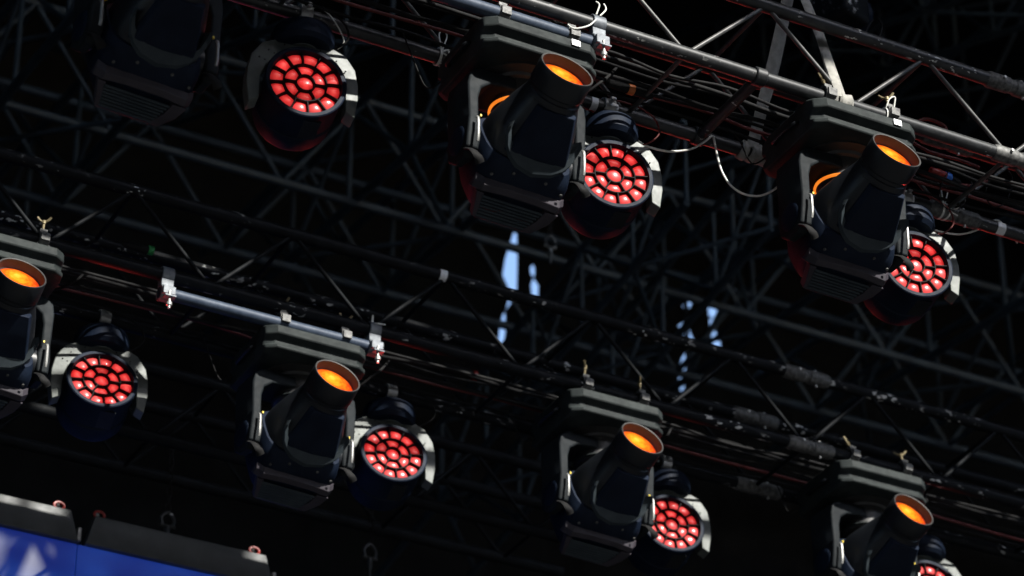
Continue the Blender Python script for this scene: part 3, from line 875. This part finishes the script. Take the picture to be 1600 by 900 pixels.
part('connector_body', MB().lathe([(.006, -.1), (.015, -.08), (.017, .0), (.01, .03)], 'x', 18).mesh('cb'), 'rubber', pl, T(pp), True)
part('ring', MB().lathe([(.0175, -.008), (.019, -.006), (.019, .012), (.0175, .014)], 'x', 18).mesh('cr'), 'green', pl, T(at(234, 391, Y=YB + .2)), True)


# ------------------------------------------------------------------ cable ties, tape, slings
def tie(px, py, Yc, zc, tails, label, r=.031):
    """white nylon tie round a chord, its tails curling off"""
    c = at(px, py, Y=Yc)
    t = thing('cable_tie', (c.x, Yc, zc), label, 'cable tie')
    part('band', MB().lathe([(r - .002, -.004), (r + .002, -.004), (r + .002, .004), (r - .002, .004)], 'x', 22, cap=False).mesh('band'), 'white_nylon', t)
    part('band', MB().lathe([(r - .002, -.004), (r + .002, -.004), (r + .002, .004), (r - .002, .004)], 'x', 22, cap=False).mesh('band'), 'white_nylon', t, T(Vector((.022, 0, 0))) @ RZ(.25))
    for tl in tails:
        part('tail', MB().path(tl, .0028, seg=6).mesh('tail'), 'white_nylon', t)


LOOP = [(.0, -.03, .01), (-.012, -.04, .035), (-.016, -.042, .065), (.0, -.042, .085), (.014, -.04, .066), (.008, -.036, .035), (.0, -.03, .0)]
tie(684, 88, YA2, ZT, [LOOP, [(.0, -.03, .0), (.03, -.04, -.02), (.06, -.04, -.025)], [(0, -.03, 0), (.03, -.045, .012), (.055, -.05, -.005)]], 'white cable tie with a small loop, far chord left of the top centre spotlight')
tie(1468, 330, YA2, ZT, [LOOP, [(.0, -.03, .0), (.02, -.04, -.02), (.05, -.04, -.03)]], 'white cable tie with a small loop on the far chord at the right')
tie(925, 44, YA, ZT, [[(0, -.03, .02), (.01, -.035, .06), (.0, -.03, .075)], [(.015, -.03, .02), (.035, -.035, .05), (.03, -.03, .075)], [(0, -.03, 0), (-.04, -.045, -.05), (-.09, -.04, -.075), (-.11, -.03, -.06)]],
    'white cable tie with upright tails above the top centre spotlight')
tie(468, 62, YA2, ZT, [[(0, -.03, 0), (.04, -.05, .01), (.09, -.05, -.01), (.14, -.05, -.09), (.12, -.045, -.13)]], 'white cable tie by the clamp of the top left wash light')
tie(1380, 182, YA, ZT, [[(0, -.02, .02), (.01, -.03, .06), (.035, -.03, .075), (.03, -.02, .02)]], 'white cable tie on the near chord above the third spotlight')
tie(577, 512, YB, ZT, [[(0, -.02, .02), (.0, -.03, .05), (.006, -.02, .02)], [(0, -.02, .02), (.03, -.03, .02), (.06, -.02, .03)]], 'white cable tie on the middle truss above the right clamp of the blue-grey pipe')

# white marks of tape on chords
TAPES = [(884, 63 - 35, YA, 'near chord by the second spotlight'), ]
for i, (px, py, Yc, w, lab) in enumerate([(1418, 322, YA2, .03, 'short white tape mark on the far chord left of the right-hand tie'), (1560, 358, YA2, .035, 'white tape mark on the far chord near the right edge'),
                                          (925, 160, YA2, .025, 'white tape mark on the far chord behind the top centre spotlight'), (956, 172, YA2, .025, 'white tape mark on the far chord above the second wash light'),
                                          (690, 430, YB, .03, 'pale tape mark on the upper chord of the middle truss at the centre')]):
    c = at(px, py, Y=Yc); z = ZT if i < 4 else ZTT + .02
    o = part('tape_mark', MB().rings([[(x_, .0268 * cos(a), .0268 * sin(a)) for a in [radians(150 + 15 * k) for k in range(9)]] + [(x_, .0258 * cos(a), .0258 * sin(a)) for a in [radians(270 - 15 * k) for k in range(9)]] for x_ in (-w / 2, w / 2)]).mesh('tape'),
             'white_label', None, T(Vector((c.x, Yc, z))))
    tag(o, lab, 'tape')
apex = at(1240, -43, Y=7.77)
xn = at(1308, 158, Y=YA).x; xf = at(1168, 236, Y=YA2).x
sg = thing('lifting_sling', apex, 'grey webbing sling holding the upper truss, two legs meeting above the picture', 'sling')
for k, (a, b, w) in enumerate((((xn, YA - .03, ZT), apex, .022), ((xn + .035, YA + .03, ZT - .01), apex, .020), ((xf, YA2 - .03, ZT), apex, .024), ((xf + .02, YA2 + .03, ZT - .01), apex, .022))):
    a = Vector(a); b = Vector(b); md = (a + b) / 2 + Vector((.01 * (k % 2), -.01, 0))
    part('leg', MB().path([a, a.lerp(md, .5), md, md.lerp(b, .5), b], .02, seg=8, flat=(w, .006)).mesh('leg'), 'sling', sg, I4, True)
for k in range(7):
    part('wrap', MB().lathe([(.028, -.016), (.036, -.012), (.037, .012), (.028, .016)], 'x', 20, cap=False).mesh('wrap'), 'sling', sg, T(Vector((xf - .02 + k * .031, YA2, ZT))) @ RZ(.3 * sin(k * 2.1)) @ RY(.2 * cos(k * 1.7)), True)
for k in range(3):
    part('wrap', MB().lathe([(.028, -.018), (.036, -.012), (.037, .012), (.028, .018)], 'x', 20, cap=False).mesh('wrap'), 'sling', sg, T(Vector((xn - .03 + k * .034, YA, ZT))) @ RZ(.3 * sin(k * 2.1)), True)
part('shackle', MB().path([apex + Vector(v) for v in ((-.03, 0, -.04), (-.035, 0, .02), (0, 0, .06), (.035, 0, .02), (.03, 0, -.04), (-.03, 0, -.04))], .009).mesh('sh'), 'steel', sg, I4, True)

# chain hoist above the upper truss
hp = at(1312, 12, Y=9.0)
ht = thing('chain_hoist', hp, 'dark boxy chain hoist hanging behind the upper truss at the top right', 'hoist')
part('motor_body', MB().box((0, 0, 0), (.17, .2, .2)).mesh('hb'), 'truss_worn', ht, RZ(.3), bevel=.025, bseg=3)
part('end_cover', MB().lathe([(.08, 0), (.08, .05), (.06, .07)], 'x', 24).mesh('hc'), 'black_plastic', ht, T(Vector((.08, .03, 0))))
part('hook', MB().path([(0, 0, .1), (0, 0, .16), (.03, 0, .19), (.02, 0, .23), (-.02, 0, .22)], .009).mesh('hk'), 'steel', ht)
part('chain', MB().path([(0, 0, .2), (0, 0, 1.0), (0, 0, 6.5)], .007).mesh('ch'), 'steel', ht)
for (px, py, Yc, ln, lab) in ((262, 812, 11.1, .45, 'steel shackle on a hanging chain at the lower left above the video screen'), (578, 862, 11.1, .55, 'steel shackle on a hanging chain at the bottom, left of centre'), (860, 378, 11.6, 1.6, 'steel hook on a dark hanging chain below the second wash light')):
    c = at(px, py, Y=Yc)
    t = thing('chain_shackle', c, lab, 'shackle')
    part('bow', MB().path([(-.02, 0, -.03), (-.028, 0, .005), (0, 0, .035), (.028, 0, .005), (.02, 0, -.03)], .007).mesh('bow'), 'truss_black', t)
    part('pin', MB().tube((-.035, 0, -.03), (.035, 0, -.03), .007).mesh('pin'), 'truss_black', t)
    n = int(ln / .042)
    for k in range(n):
        part('chain_link', cached('link', lambda: MB().path([(0, 0, 0), (.010, 0, .008), (.010, 0, .032), (0, 0, .04), (-.010, 0, .032), (-.010, 0, .008), (0, 0, 0)], .0035, seg=6, sub=3).mesh('link')), 'rubber', t, T(Vector((0, 0, .035 + k * .036))) @ RZ(pi / 2 * (k % 2)))
    part('turnbuckle', MB().lathe([(.005, -.03), (.012, -.036), (.012, -.075), (.006, -.085), (.006, -.13)], 'z', 12).mesh('tb'), 'truss_black', t)

# ------------------------------------------------------------------ video wall at the lower left
SY = 11.1
zs = at(0, 826, Y=SY).z
xb = at(417, 897, Y=SY).x; xa = at(128, 842, Y=SY).x; wpan = xb - xa
for i, lab in ((-1, 'video screen panel in the bottom left corner showing blue'), (0, 'video screen panel left of bottom centre showing blue'), (1, 'video screen panel below the lower spotlight, mostly out of the picture')):
    x0 = xa + i * (wpan + .045) ; x1 = x0 + wpan
    if i == -1: x0 -= .25
    if i == 1: continue
    t = thing('video_panel', ((x0 + x1) / 2, SY, zs), lab, 'video screen', 'panels of the video wall')
    o = part('screen_face', MB().box(((x0 + x1) / 2, SY + .0, zs - .5), (x1 - x0 + .04, .03, 1.0)).mesh('face'), 'screen', t, I4, True)
    hh = .14
    rows = [[(x0 + .005, SY + s * .035, zs + .004), (x1 + .02, SY + s * .035, zs + .004), (x1 - .02, SY + s * .03, zs + hh), (x0 + .04, SY + s * .03, zs + hh)] for s in (-1, 1)]
    part('header_bar', MB().rings(rows).mesh('header'), 'header', t, I4, True, bevel=.003)
    part('cabinet', MB().box(((x0 + x1) / 2, SY + .075, zs - .45), (x1 - x0, .1, .88)).mesh('cab'), 'black_plastic', t, I4, True)
    for xx in (x0 + .06, x1 - .07):
        part('lock_ring', MB().path([(xx + .022 * cos(a), SY - .02, zs + hh + .012 + .016 * sin(a)) for a in [2 * pi * k / 10 for k in range(11)]], .0055).mesh('lock'), 'red_plastic', t, I4, True)
        part('lock_pin', MB().lathe([(.004, -.03), (.008, -.02), (.008, .02), (.004, .03)], 'z', 12).mesh('lp'), 'steel', t, T(Vector((xx, SY + .01, zs + hh + .01))) @ RX(.6), True)
    part('corner_latch', MB().box((x1 + .028, SY, zs + .05), (.018, .03, .06)).mesh('cl'), 'steel', t, I4, True, bevel=.004)
